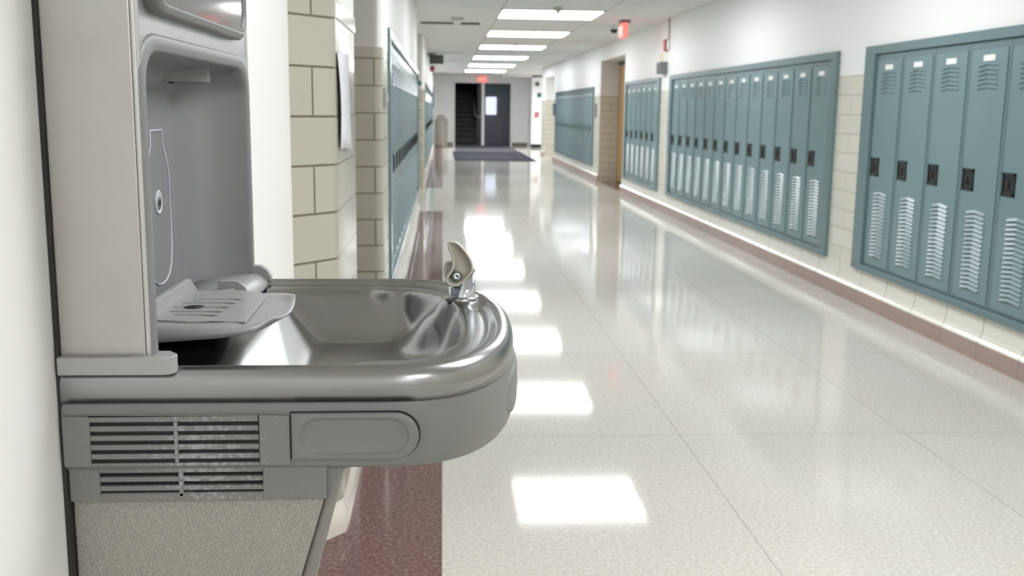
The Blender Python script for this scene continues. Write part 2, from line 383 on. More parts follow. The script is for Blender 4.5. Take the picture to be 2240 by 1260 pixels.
def pier_rect(name, x0, x1, y0, y1, r=.045):
    poly = [(x0, y0)] + arc(x1-r, y0+r, r, -90, 0) + [(x1, y1), (x0, y1)]
    return pier(name, poly, [M['tile_face'], M['tile_side']], lambda a, b: 1 if (a[0] > x1-r*.6 and b[0] > x1-r*.6) else 0)
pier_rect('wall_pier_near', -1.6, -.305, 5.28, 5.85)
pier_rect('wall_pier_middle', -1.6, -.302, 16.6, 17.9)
k = MB(); k.box(-1.6, -1.4, 3.635, 5.28, 0, ZC); k.box(-1.6, -1.4, 12.95, 16.6, 0, ZC)
k.box(-1.6, LW, 12.78, 12.95, 0, ZC)
banks_L = [(5.88, 12.78), (18.0, 31.3)]
for a, b in banks_L:
    k.box(-1.6, LW, a, b, 0, BZ0); k.box(-1.6, LW, a, b, BZ1, ZC); k.box(-1.6, LW-.36, a, b, BZ0, BZ1)
k.box(-1.6, LW, 5.85, 5.88, 0, ZC); k.box(-1.6, LW, 17.9, 18.0, 0, ZC); k.box(-1.6, LW, 31.3, Y1, 0, ZC)
struct(k.build('wall_left', M['white']))
# bases
def base_right(segs):
    kk = MB()
    for a, b in segs:
        kk.cm = 1
        kk.prism([(2.799, 0), (2.799, .094), (RW, .094), (RW, 0)], 'y', a, b)
        kk.cm = 0
        kk.prism([(2.7985, .094), (2.7995, .103), (2.812, .118), (2.821, .140), (2.826, .175), (2.8285, .232), (RW, .232), (RW, .094)], 'y', a, b)
    return struct(kk.build('baseboard_right', [M['base_cream'], M['base_pink']]))
base_right([(Y0, 16.08), (18.55, 26.3), (28.55, 29.6)])
def cove(xw, z, out): return [(xw+out, 0), (xw+out, z*.45), (xw+out*.55, z*.62), (xw+out*.2, z*.85), (xw, z), (xw-.02, z), (xw-.02, 0)]
k = MB()
k.prism(cove(LW, .12, .033), 'y', 5.30, 12.95); k.prism(cove(-.302, .12, .02), 'y', 16.62, 18.0); k.prism(cove(LW, .12, .033), 'y', 18.0, Y1)
struct(k.build('baseboard_left', M['base_left']))
# base of the splayed pillar follows its plan
k = MB(); rings = []
P0 = [(-.417, 2.825), (-.312, 2.952), (-.304, 2.965), (-.301, 2.985), (-.301, 3.60), (-.306, 3.62), (-.33, 3.636)]
for off, z in ((.013, 0), (.013, .05), (.009, .066), (.004, .08), (0, .10)):
    rings.append([(x+off*(.75 if i < 2 else 1), y-(off*.6 if i < 3 else 0)+(off*.4 if i > 4 else 0), z) for i, (x, y) in enumerate(P0)])
k.loft(rings, False); struct(k.build('baseboard_pillar', M['base_left'], fix=False))

# far wall with the double door opening, lobby pier on the right
k = MB()
DX0, DX1, DZ = .43, 2.39, 2.17
k.box(-1.6, DX0-.05, Y1, Y1+.2, 0, ZC); k.box(DX1+.05, 6.2, Y1, Y1+.2, 0, ZC); k.box(DX0-.05, DX1+.05, Y1, Y1+.2, DZ+.05, ZC)
struct(k.build('wall_far', M['white']))
k = MB(); k.box(3.02, 3.36, 35.2, Y1, 0, ZC); struct(k.build('wall_lobby_pier', M['white']))
k = MB(); k.box(2.0, 3.36, 35.2, Y1, 2.36, ZC); struct(k.build('trim_2', M['white']))
k = MB(); k.box(3.015, 3.365, 35.18, 35.2, 0, .11); struct(k.build('trim_3', M['dark']))
k = MB(); k.box(2.46, 3.0, Y1-.02, Y1, 0, .11); k.box(.12, .36, Y1-.02, Y1, 0, .1); struct(k.build('baseboard_far', M['brownbase']))
# back wall behind the viewer
k = MB(); k.box(-1.6, 6.2, Y0-.1, Y0, 0, ZC); struct(k.build('wall_back', M['white']))
# stairwell beyond the doors
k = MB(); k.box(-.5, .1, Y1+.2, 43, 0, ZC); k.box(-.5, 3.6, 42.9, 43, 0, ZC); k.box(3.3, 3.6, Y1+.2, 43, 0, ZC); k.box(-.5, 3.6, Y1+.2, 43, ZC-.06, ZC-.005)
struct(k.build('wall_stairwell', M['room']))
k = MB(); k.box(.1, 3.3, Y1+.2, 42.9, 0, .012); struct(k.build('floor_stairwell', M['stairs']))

# ------------------------------------------------------------------ far doors
d1 = empty('door_1', (0, Y1, 0)); d1['kind'] = 'structure'
k = MB(); k.box(DX0-.05, DX0, -.03, .2, 0, DZ); k.box(DX1, DX1+.05, -.03, .2, 0, DZ); k.box(DX0-.05, DX1+.05, -.03, .2, DZ, DZ+.05)
k.build('door_frame', M['frame_w'], d1)
k = MB(); k.box(1.375, 1.465, -.03, .14, 0, DZ); k.build('mullion', M['frame_w'], d1)
lf = MB(); lf.prism([(1.372, .02), (1.415, .10), (1.29, .98), (1.245, .97)], 'z', .015, DZ-.02); leaf = lf.build('door_leaf', M['frame_g'], d1)
lf = MB(); lf.tube([(1.355, -.02+.2, 1.0), (1.31, .2, 1.0), (1.21, .85, 1.02), (1.25, .86, 1.02)], .018); lf.build('push_bar', M['frame_w'], leaf)
rl = MB(); rl.box(1.47, 2.38, .12, .17, .015, DZ); rleaf = rl.build('door_leaf', M['darkdoor'], d1)
rl = MB(); rl.box(1.50, 2.10, .10, .12, .08, .95); rl.build('kick_panel', mat('slate_kick_panel', (.055, .056, .068), .5), rleaf)
rl = MB(); rl.box(1.50, 2.36, .10, .12, 1.80, 2.12); rl.build('head_panel', M['darkteal'], rleaf)
rl = MB(); rl.prism(rrect(1.52, 1.90, 1.08, 1.70, .04), 'y', .085, .12); rl.build('pane', M['daylight'], rleaf)
st = empty('staircase', (0, 0, 0)); tag(st, 'dark stairs rising behind the left half of the far doorway', 'stairs')
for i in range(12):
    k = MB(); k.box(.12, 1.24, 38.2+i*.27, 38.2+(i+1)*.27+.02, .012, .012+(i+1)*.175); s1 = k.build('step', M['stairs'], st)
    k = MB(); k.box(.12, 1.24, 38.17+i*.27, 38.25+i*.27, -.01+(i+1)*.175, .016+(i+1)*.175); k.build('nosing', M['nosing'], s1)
hr = MB(); hr.tube([(1.262, 37.75, .0), (1.262, 37.75, 1.0), (1.20, 37.8, 1.03), (1.14, 40.3, 2.2)], .03, 10)
tag(hr.build('handrail', M['rail']), 'white handrail rising beside the dark stairs in the far doorway', 'handrail')

# oak door in the right recess
d2 = empty('door_2', (0, 0, 0)); d2['kind'] = 'structure'
k = MB(); k.box(3.155, 3.195, 16.95, 18.525, .01, 2.07); w = k.build('door_leaf', M['wood'], d2, .004)
k = MB(); k.box(3.165, 3.235, 18.527, 18.548, 0, 2.12); k.box(3.15, 3.235, 16.92, 18.548, 2.075, 2.122); k.box(3.165, 3.235, 16.905, 16.945, 0, 2.075); k.build('door_frame', M['darkgrey'], d2)
k = MB(); k.lathe([(.0, 0), (.03, 0), (.03, -.05), (0, -.05)], 12, (3.155, 17.05, .95), 'x'); k.build('door_knob', M['chrome'], w)

# ------------------------------------------------------------------ lockers
def louvre(kk, ya, yb, z, h=.019):
    """one pressed louvre with a bent lower lip, on a door face at x = 0, bulging towards -x"""
    ym = ya+(yb-ya)*.52
    top = [(ya, z+h*.45), (ym, z+h), (yb, z+h*.35)]; bot = [(ya, z-h*.35), (ym, z+h*.15), (yb, z-h*.45)]
    T = [(-.0002, y, zz) for y, zz in top]; B = [(-.0098, y+(.004 if i == 0 else -.004 if i == 2 else 0), zz) for i, (y, zz) in enumerate(bot)]
    Bk = [(-.0002, y, zz-.004) for y, zz in bot]
    kk.add(T+B+Bk, [(0, 1, 4, 3), (1, 2, 5, 4), (3, 4, 7, 6), (4, 5, 8, 7), (0, 3, 6), (2, 8, 5)])
PITCH = .402
def make_locker(louvred=True):
    r = empty('locker')
    k = MB(); k.box(.005, .30, .001, PITCH-.002, .042, 1.417); k.build('carcass', M['teal_d'], r)
    k = MB(); k.box(0, .0045, .026, PITCH-.026, .055, 1.378)
    dz = -.235
    for i in range(6 if louvred else 0): louvre(k, .105, .297, 1.413+dz+i*.0235)
    for i in range(18 if louvred else 0): louvre(k, .105, .297, .355+dz+i*.0237)
    d = k.build('door', M['teal'], r, .0012, 1)
    k = MB(); k.prism(rrect(.145, .257, 1.550+dz, 1.581+dz, .004, 3), 'x', -.003, .001); pl = k.build('number_plate', M['plate'], d)
    # latch: a black pocket with raised rim and a lever
    k = MB(); y0, y1, z0, z1 = .250, .372, .873+dz, .990+dz
    k.box(-.006, .003, y0, y1, z0, z0+.016); k.box(-.006, .003, y0, y1, z1-.016, z1); k.box(-.006, .003, y0, y0+.018, z0, z1); k.box(-.006, .003, y1-.018, y1, z0, z1)
    k.box(-.0015, .003, y0, y1, z0, z1)
    la = k.build('latch', M['black'], r, .0012, 1); la['label'] = 'black recessed latch'
    k = MB(); k.prism([(.312, .905+dz), (.322, .903+dz), (.328, .940+dz), (.326, .950+dz), (.314, .946+dz)], 'x', -.009, .0005); k.build('latch_lever', M['brown'], la, .001, 1)
    return r
PROTO = {True: make_locker(), False: make_locker(False)}; _used = {True: False, False: False}
def copy_tree(o, parent=None):
    c = o.copy(); C.objects.link(c)
    if parent: c.parent = parent
    for ch in list(o.children): copy_tree(ch, c)
    return c
ORD = ['first', 'second', 'third', 'fourth', 'fifth', 'sixth', 'seventh', 'eighth', 'ninth', 'tenth', 'eleventh', 'twelfth', 'thirteenth', 'fourteenth', 'fifteenth', 'sixteenth',
       'seventeenth', 'eighteenth', 'nineteenth', 'twentieth'] + ['twenty-'+x for x in ('first', 'second', 'third', 'fourth', 'fifth', 'sixth', 'seventh', 'eighth', 'ninth')] + ['thirtieth', 'thirty-first', 'thirty-second']
def place_locker(x, y, rz, label, group, sy=1, lv=True):
    r = PROTO[lv] if not _used[lv] else copy_tree(PROTO[lv]); _used[lv] = True
    r.location = (x, y, .235); r.rotation_euler = (0, 0, rz); r.scale = (1, sy, 1); tag(r, label, 'locker', group)
def trim(a, b, x, sgn, far_pad, near_pad, label, grp='locker surrounds'):
    """teal surround; sgn -1 for the right wall (faces -x)"""
    t = empty('locker_surround', (x, (a+b)/2, .235)); h = (b-a)/2
    f0, f1 = sorted((sgn*.016, -sgn*.02))
    for nm, bx in (('top_rail', (f0, f1, -h, h, 1.42, 1.475)), ('bottom_rail', (f0, f1, -h, h, 0, .04)), ('end_stile', (f0, f1, -h, -h+near_pad-.003, .04, 1.42)), ('end_stile', (f0, f1, h-far_pad+.003, h, .04, 1.42))):
        boxobj(nm, bx, M['teal_d'], t, .003)
    tag(t, label, 'locker trim', grp)
XF = RW-.010                               # right door face plane
names = ['nearest right-hand bank', 'long middle right-hand bank', 'six-door bank beside the oak door', 'far right-hand bank beyond the oak door']
info = [(0, 6.635, 6, 'far'), (1, 12.625, 13, 'far'), (2, 15.785, 6, 'far'), (3, 25.65, 15, 'far')]
for bi, yfar, n, _ in info:
    a, b = banks_R[bi]
    sy = ((yfar - a - .115)/n)/PITCH if bi else 1
    for i in range(n):
        place_locker(XF, yfar-(i+1)*PITCH*sy, 0, 'teal locker, %s from the far end of the %s' % (ORD[i], names[bi]), 'lockers in the '+names[bi], sy, bi != 3)
    trim(a, b, XF, -1, b-yfar, max(.03, yfar-n*PITCH*sy-a), 'teal metal surround framing the '+names[bi])
lnames = ['left-hand locker bank behind the fountain', 'distant left-hand bank past the middle pier']
for bi, n in ((0, 16), (1, 32)):
    a, b = banks_L[bi]; sy = ((b-a-.24)/n)/PITCH
    for i in range(n):
        place_locker(LW+.010, a+.12+(i+1)*PITCH*sy, PI, 'teal locker, %s from the near end of the %s' % (ORD[i], lnames[bi]), 'lockers in the '+lnames[bi], sy)
        
    trim(a, b, LW+.010, 1, .12, .12, 'teal metal surround framing the '+lnames[bi])

# ------------------------------------------------------------------ ceiling lights
lamps = [(-4.9, 'behind'), (-1.6, 'b'), (2.0, 'b'), (5.6, 'b'), (9.25, 'b'), (12.75, 'nearest'), (16.05, 'second nearest'), (19.5, 'third nearest'), (23.5, 'fourth nearest'), (27.7, 'fifth nearest'), (31.7, 'farthest')]
lab = {12.75: 'nearest of the bright ceiling panel lights, largest in view', 16.05: 'bright ceiling panel light, second of six from the viewer', 19.5: 'bright ceiling panel light, third of six from the viewer',
       23.5: 'bright ceiling panel light, fourth of six from the viewer', 27.7: 'bright ceiling panel light, fifth of six from the viewer', 31.7: 'farthest bright ceiling panel light, just before the far doorway'}
for y, t in lamps:
    L_ = empty('ceiling_light', (1.29, y, ZC))
    hx, hy = .61, .56 if y < 22 else .66
    k = MB()
    for bx in ((-hx, hx, -hy, -hy+.02), (-hx, hx, hy-.02, hy), (-hx, -hx+.02, -hy, hy), (hx-.02, hx, -hy, hy)): k.box(*bx, -.014, -.001)
    k.build('frame', M['lampframe'], L_)
    k = MB(); k.box(-hx+.015, hx-.015, -hy+.015, hy-.015, -.012, -.003); k.build('diffuser', M['lamp_far'] if y > 27 else M['lamp'], L_)
    tag(L_, lab.get(y, 'bright ceiling panel light above the fountain end of the corridor'), 'ceiling light', 'ceiling panel lights')
# unseen lobby lamp, added to brighten the far wall
for x, y in ((4.7, 33.0), (4.7, 38.0)):
    if y > 36: continue
    L_ = empty('ceiling_light', (x, y, ZC)); k = MB(); k.box(-.6, .6, -.3, .3, -.012, -.002); k.build('diffuser', M['lamp_lobby_added'], L_)
    k = MB(); k.box(-.63, .63, -.33, -.30, -.014, -.001); k.box(-.63, .63, .30, .33, -.014, -.001); k.build('frame', M['lampframe'], L_)
    tag(L_, 'unseen ceiling panel light added in the side lobby right of the far door', 'ceiling light')
# sprinkler heads hanging in front of panels
for (x, y, r, h), lb in zip(((1.305, 11.9, .055, .085), (1.32, 15.35, .014, .09), (1.30, 18.6, .03, .06), (1.295, 30.9, .02, .08)),
        ('grey cone-shaped ceiling detector hanging in front of the nearest light', 'small dark sprinkler head in front of the second light', 'small sprinkler head in front of the third light', 'tiny sprinkler head in front of the farthest light')):
    t = empty('sprinkler_head', (x, y, ZC))
    k = MB(); k.lathe([(r, -.001), (r, -.012), (r*.55, -h*.55), (r*.3, -h*.7)], 16); k.build('cone', M['beigebox'], t)
    k = MB(); k.lathe([(r*.3, -h*.7), (r*.32, -h*.8), (r*.2, -h*.95), (0, -h)], 12); k.build('sensor', M['greybox'], t)
    tag(t, lb, 'ceiling sensor', 'ceiling sprinkler heads')

# ------------------------------------------------------------------ small wall and ceiling fittings
# exit signs
e = empty('exit_sign', (1.39, Y1-.03, 2.39)); tag(e, 'red lit exit sign above the far doorway', 'exit sign', 'exit signs')
k = MB(); k.box(-.14, .14, -.03, .0299, -.19, .0); k.build('housing', M['exit'], e, .004)
text_mesh('EXIT', .13, M['exit_l'], 'lettering', e, (0, -.032, -.095), (PI/2, 0, 0))
e = empty('exit_sign', (2.335, 13.42, 2.40)); tag(e, 'red lit exit sign hung from the ceiling by the right wall, seen edge-on', 'exit sign', 'exit signs')
k = MB(); k.box(-.045, .02, -.15, .15, -.20, -.02); k.build('housing', M['exit'], e, .004)
text_mesh('EXIT', .13, M['exit_l'], 'lettering', e, (-.047, 0, -.11), (PI/2, 0, -PI/2))
k = MB(); k.box(-.06, .06, -.1, .1, -.02, .019); k.build('mount', M['greybox'], e)
e = empty('security_camera', (2.36, 14.4, ZC)); tag(e, 'white dome security camera with dark bubble on the ceiling by the exit sign', 'camera')
k = MB(); k.lathe([(.07, -.001), (.07, -.03), (.055, -.04)], 20); k.build('base', M['plate'], e)
k = MB(); k.lathe([(.05, -.04), (.048, -.06), (.035, -.085), (.0, -.098)], 20); k.build('bubble', M['black'], e)
# fire alarm with conduit on the right wall between banks
e = empty('fire_alarm', (RW, 13.0, 2.09)); tag(e, 'red fire alarm strobe under a conduit on the right wall', 'fire alarm')
k = MB(); k.box(-.05, -.0005, .0, .13, -.07, .075); k.build('horn', M['red'], e, .006)
k = MB(); k.box(-.03, -.0005, -.10, -.01, -.06, .06); k.build('strobe', M['plate'], e, .006)
k = MB(); k.tube([(-.012, -.05, .06), (-.012, -.05, .328)], .010); k.build('conduit', M['beigebox'], e)
e = empty('wall_speaker', (RW, 13.14, 1.815)); tag(e, 'grey box mounted on the right wall above the gap between banks', 'speaker')
k = MB(); k.box(-.09, -.0005, -.13, .13, -.075, .075); k.build('housing', M['greybox'], e, .008)
k = MB(); k.box(-.094, -.089, -.11, .11, -.06, .06); k.build('grille', M['darkgrey'], e)
for z, y, lb, hh in ((1.965, 13.42, 'pale yellow notice on the right wall above the grey box', .05), (1.82, 13.46, 'pale yellow notice on the right wall beside the grey box', .065)):
    k = MB(); k.box(RW-.003, RW-.0003, y-.12, y+.12, z-hh, z+hh); tag(k.build('notice', M['yellow']), lb, 'notice', 'pale yellow notices')
k = MB()
k.box(RW-.012, RW-.0003, 18.93, 19.12, 1.15, 1.40)
pq = k.build('room_sign', M['plaque'], bevel=.003); tag(pq, 'narrow dark room sign on the block wall left of the oak door', 'sign')
k = MB(); k.box(-.002, .0, 0, .1, 0, .03)
k = MB(); k.box(2.763, RW-.0005, 25.93, 25.97, 1.13, 1.44); tag(k.build('flag_sign', M['teal_d'], bevel=.02), 'teal flag sign projecting from the right wall past the far bank', 'sign')
k = MB(); k.box(LW+.0005, -.262, 12.86, 12.90, 1.545, 1.605); tag(k.build('flag_sign', M['green'], bevel=.01), 'small green flag sign at the far end of the left lockers', 'sign')
# left ceiling: junction box with conduit, hanging box, alarm
e = empty('junction_box', (.185, 13.55, ZC)); tag(e, 'beige junction box on the ceiling at left', 'junction box')
k = MB(); k.box(-.08, .08, -.08, .08, -.02, -.001); k.build('cover', M['beigebox'], e); k = MB(); k.box(-.05, .05, -.05, .05, -.075, -.02); k.build('housing', M['plate'], e, .01)
k = MB(); k.tube([(-.30, 14.15, ZC-.022), (-.26, 14.15, ZC-.02), (.5, 14.25, ZC-.014)], .013); tag(k.build('conduit', M['darkgrey']), 'dark conduit running across the ceiling from the left wall', 'conduit')
e = empty('wall_speaker', (LW, 22.0, 2.285)); tag(e, 'dark grey box projecting from the left wall near the ceiling', 'speaker')
k = MB(); k.box(.04, .335, -.08, .10, -.09, .09); k.build('housing', M['darkgrey'], e, .01)
k = MB(); k.tube([(.0005, 0, .1), (.12, 0, .1), (.12, 0, .08)], .03); k.box(.02, .17, -.05, .05, .085, .12); k.build('bracket', M['beigebox'], e)
e = empty('fire_alarm', (LW, 26.0, 2.245)); tag(e, 'red fire alarm strobe on the left wall beyond the grey box', 'fire alarm')
k = MB(); k.box(.0005, .115, -.06, .06, -.065, .065); k.build('horn', M['red'], e, .01); k = MB(); k.box(.1155, .125, -.04, .04, -.02, .04); k.build('strobe', M['plate'], e); k = MB(); k.box(.0003, .012, -.07, .07, -.075, .075); k.build('wall_mount', M['plate'], e)
e = empty('notice_board', (LW, 33.6, 1.30)); k = MB(); k.box(.0005, .02, -.57, .57, .03, .63); k.build('panel', M['board'], e)
k = MB(); k.box(.0005, .03, -.6, .6, 0, .03); k.box(.0005, .03, -.6, .6, .63, .66); k.box(.0005, .03, -.6, -.57, .03, .63); k.box(.0005, .03, .57, .6, .03, .63); k.build('frame', M['darkgrey'], e)
tag(e, 'dark notice board on the left wall near the far end', 'board')
# lobby pier fittings
e = empty('pull_station', (3.205, 35.2, 1.105)); tag(e, 'red fire pull station on the bright pier right of the far door', 'fire alarm')
k = MB(); k.box(-.065, .065, -.04, -.0005, -.08, .08); k.build('housing', M['red'], e, .008); k = MB(); k.box(-.04, .04, -.052, -.04, -.02, .005); k.build('handle', M['plate'], e); k = MB(); k.box(-.07, .07, -.006, -.0003, -.085, .085); k.build('wall_mount', M['red'], e)
k = MB(); k.box(3.215, 3.34, 35.185, 35.1995, 1.69, 1.84); tag(k.build('room_sign', M['green'], bevel=.003), 'green sign on the bright pier right of the far door', 'sign')
e = empty('alarm_horn', (3.205, 35.2, 2.13)); tag(e, 'small dark round horn high on the bright pier', 'alarm')
k = MB(); k.lathe([(.0, -.0005), (.075, -.0005), (.07, -.05), (.03, -.06), (0, -.045)], 20, axis='y'); k.build('horn', M['darkgrey'], e); k = MB(); k.box(-.08, .08, -.006, -.0003, -.08, .08); k.build('wall_mount', M['plate'], e)
# paper and plate on the left piers
k = MB(); n = 8
rows = []
for i in range(n+1):
    t = i/n; z = 1.425-.275*t
    rows.append([(PX+.004+.006*math.sin(t*PI)+.004*t, 2.99+.02*t, z), (PX+.006+.004*t, 3.13, z), (PX+.010+.008*t*t, 3.28-.01*t, z+.006-.02*t)])
k.loft(rows, False); tag(k.build('paper_sheet', M['paper'], fix=False, solid=.0008), 'white paper sheet taped to the side of the splayed block pillar', 'paper')
e = empty('wall_plate', (-.305, 5.42, 1.32)); tag(e, 'pale grey switch plate on the side of the second block pier', 'switch')
k = MB(); k.box(.0005, .016, -.05, .06, -.05, .05); k.build('plate', mat('steel_plate', (.5, .5, .5), .3, .7), e, .003); k = MB(); k.box(.016, .024, -.012, .012, -.02, .02); k.build('switch_toggle', M['plate'], e)

# trash bin
t = empty('trash_can', (-.045, 35.3, 0)); tag(t, 'beige domed trash can standing left of the far doorway', 'trash can')
k = MB(); k.lathe([(.0, .002), (.19, .002), (.20, .03), (.212, .74), (.215, .76), (.2, .77)], 32); k.build('body', M['trash'], t)
k = MB(); k.lathe([(.205, .765), (.222, .77), (.222, .83), (.21, .88), (.18, .96), (.12, 1.03), (.05, 1.06), (0, 1.065)], 32); k.build('lid', M['trash'], t)
k = MB(); k.box(-.09, .09, -.222, -.20, .84, .93); k.build('flap', mat('bin_flap', (.27, .245, .205), .5), t, .01)
# mats
k = MB(); k.box(.30, 2.35, 25.6, 31.2, .0005, .010); tag(k.build('entrance_mat', M['mat'], bevel=.004), 'dark charcoal mat lying on the floor before the far doorway', 'mat')
k = MB(); k.box(.44, 2.33, 31.25, 36.55, .0005, .010); tag(k.build('entrance_mat', M['mat2'], bevel=.004), 'lighter grey carpet mat right at the far doorway', 'mat')

# ------------------------------------------------------------------ drinking fountain
YN, YF, XW, X0, XA = 1.085, 1.695, -.407, -.065, .160
YC = 1.385
def front(w):
    """w in [-1,1] -> point on the rounded front of the plan"""
    th = w*PI/2; n = 2.5 if w < 0 else 2.05; h = YC-YN if w < 0 else YF-YC
    s_, c_ = abs(math.sin(th)), abs(math.cos(th))
    return Vector((X0+XA*c_**(2/n), YC+math.copysign(h*s_**(2/n), w)))
NS, NV = 56, 72
def ease(t): return .5-.5*math.cos(PI*t)
Srow = [1-(1-i/NS)**1.25 for i in range(NS+1)]                 # dense near front
Wcol = [math.copysign(1-(1-abs(-1+2*j/NV))**1.0, -1+2*j/NV) for j in range(NV+1)]
def plan_path():
    P = [Vector((XW+(X0-XW)*s, YN)) for s in Srow]
    P += [front(w) for w in Wcol[1:-1]]
    P += [Vector((XW+(X0-XW)*s, YF)) for s in reversed(Srow)]
    return P
PATH = plan_path(); NP = len(PATH)
NORM = []
for i in range(NP):
    a, b = PATH[max(0, i-1)], PATH[min(NP-1, i+1)]; t = (b-a).normalized(); NORM.append(Vector((t.y, -t.x)))
NORM[0] = Vector((0, -1)); NORM[-1] = Vector((0, 1))
def ring(off, z): return [(p.x+n.x*off, p.y+n.y*off, z) for p, n in zip(PATH, NORM)]
F = empty('drinking_fountain', (0, 0, 0)); tag(F, 'grey steel drinking fountain with bottle filler mounted on the white wall', 'drinking fountain')

def sstep(a, b, x):
    t = max(0, min(1, (x-a)/(b-a))); return t*t*(3-2*t)
INS = .017
INNER = [Vector((p.x-n.x*INS, p.y-n.y*INS)) for p, n in zip(PATH, NORM)]
FRONT_I = INNER[NS:NS+NV+1]
def seg_dist(p, pts):
    best = 9
    for a, b in zip(pts, pts[1:]):
        ab = b-a; L2 = ab.length_squared or 1e-12; t = max(0, min(1, (p-a).dot(ab)/L2)); best = min(best, (p-(a+ab*t)).length)
    return best
BUB = Vector((.029, 1.505))
def smin(a, b, k):
    h = max(0, min(1, .5+.5*(b-a)/k)); return b*(1-h)+a*h-k*h*(1-h)
ZR, ZD, ZB, ZS = .991, .9835, .915, .971
def height(x, y, d):
    p = Vector((x, y))
    lip = (ZR-ZD)*(1-sstep(0, .016, d))-.0016*sstep(.010, .017, d)*(1-sstep(.018, .030, d))
    # distance into the bowl
    e = smin(smin((seg_dist(p, FRONT_I)-.050)*1.5, (YF-INS-y)*.42-.006, .02), (y-YN-INS)*.8-.018, .015)
    e = smin(e, (p-Vector((.036, 1.515))).length*.75-.026, .02)
    e = smin(e, ((x-.0)*.8+(1.50-y)*.0+(.0)) if False else e, .01)
    t_ = max(0, min(1, e/.058)); cr = sstep(-.04, .0, x)
    bowl = sstep(-.002, .052, e)*(1-cr)+cr*t_*(2-t_)
    zb = ZB-.006*sstep(.03, .14, e)
    z = ZD+(zb-ZD)*bowl
    # shelf under the bottle filler and the slope down from it
    sh = ZB+(-.190-x)*.80
    sh = -smin(-sh, 9, .001); sh = smin(sh, ZS, .010)
    zz = -smin(-z, -sh, .008) if x < -.10 else z
    # boss for the bubbler
    r = (p-BUB).length
    zz += .011*(1-sstep(.020, .046, r)) if zz > .93 else 0
    return zz+lip
grid = []
for j in range(NV+1):
    fr = FRONT_I[j]; row = []
    for s in Srow:
        x = XW+(fr.x-XW)*s; p = Vector((x, fr.y))
        d = min(seg_dist(p, FRONT_I), fr.y-(YN+INS), (YF-INS)-fr.y); d = max(0, d)
        row.append((x, fr.y, height(x, fr.y, d)))
    grid.append(row)
k = MB(); k.smooth = True
vs = [v for r in grid for v in r]; W_ = NS+1
k.add(vs, [(j*W_+i, j*W_+i+1, (j+1)*W_+i+1, (j+1)*W_+i) for j in range(NV) for i in range(NS)])
k.loft([ring(-.003, .954), ring(0, .9545), ring(0, .972), ring(-.0008, .978), ring(-.003, .984), ring(-.007, .9885), ring(-.012, .9908), ring(-INS, ZR)], False)
basin = k.build('basin', M['steel'], F, fix=False)
bm = bmesh.new(); bm.from_mesh(basin.data); bmesh.ops.remove_doubles(bm, verts=bm.verts, dist=2e-5); bmesh.ops.recalc_face_normals(bm, faces=bm.faces); bm.to_mesh(basin.data); bm.free()
basin['label'] = 'brushed stainless steel basin'
for p in basin.data.polygons: p.use_smooth = True

# grey shell under the basin
k = MB(); k.smooth = True
k.loft([ring(-.006, .9535), ring(-.003, .9535), ring(-.0015, .952), ring(-.0012, .950), ring(.0005, .945), ring(.0005, .893), ring(-.001, .884), ring(-.005, .878), ring(-.011, .8755), ring(-.03, .8745)], False)
sh = k.build('shell', M['plastic'], F, fix=False)
k = MB(); k.add([(XW, YN+.02, .8746), (X0+.02, YN+.02, .8746), (X0+.10, YC, .8746), (X0+.02, YF-.02, .8746), (XW, YF-.02, .8746)], [(0, 1, 2, 3, 4)]); k.build('shell_underside', M['plastic'], sh)
# vent grille set into the near side
k = MB()
ys = YN-.0050
gx0, gx1, gxm = -.3775, -.1985, -.287
k.box(XW+.001, gx0, ys, YN+.004, .884, .9405); k.box(gx1, -.1655, ys, YN+.004, .884, .9405); k.box(gx0, gx1, ys, YN+.004, .934, .9405)
k.box(gxm-.002, gxm+.002, ys, YN+.004, .884, .934)
for i in range(5): k.box(gx0, gx1, ys+.0004, YN+.004, max(.8841, .9235-.0104*i), .9293-.0104*i)
gr = k.build('vent_grille', M['vent'], F, .0007, 1)
k = MB(); ys2 = YN+.006                                     # lower half, set slightly back
k.box(XW+.001, gx0+.004, ys2, ys2+.006, .8405, .884); k.box(gx1+.001, -.128, ys2, ys2+.006, .8405, .884); k.box(gx0+.004, gx1+.001, ys2, ys2+.006, .8405, .8495)
k.box(gxm-.002, gxm+.003, ys2, ys2+.006, .845, .884)
for i in range(3): k.box(gx0+.004, gx1+.001, ys2+.0004, ys2+.006, .8728-.0103*i, .8785-.0103*i)
k.build('vent_grille', M['vent'], F, .0007, 1)
k = MB(); k.box(gx0-.002, gx1+.002, YN-.0012, YN+.003, .884, .936); k.box(gx0-.002, gx1+.002, ys2+.006, ys2+.009, .843, .884); k.build('vent_backing', M['dark'], F)
# lower plastic transition with the curved corner
k = MB(); pl = [(XW+.001, .8405), (-.1265, .8425), (-.1225, .848), (-.118, .860), (-.113, .869), (-.107, .8735), (-.098, .8755), (XW+.001, .8755)]
k.prism(pl, 'y', YN+.0125, YF-.012); k.build('lower_shell', M['plastic'], F, .003)
k = MB(); k.box(gx1+.0015, -.128, ys2+.0001, YN+.0125, .8425, .8755)
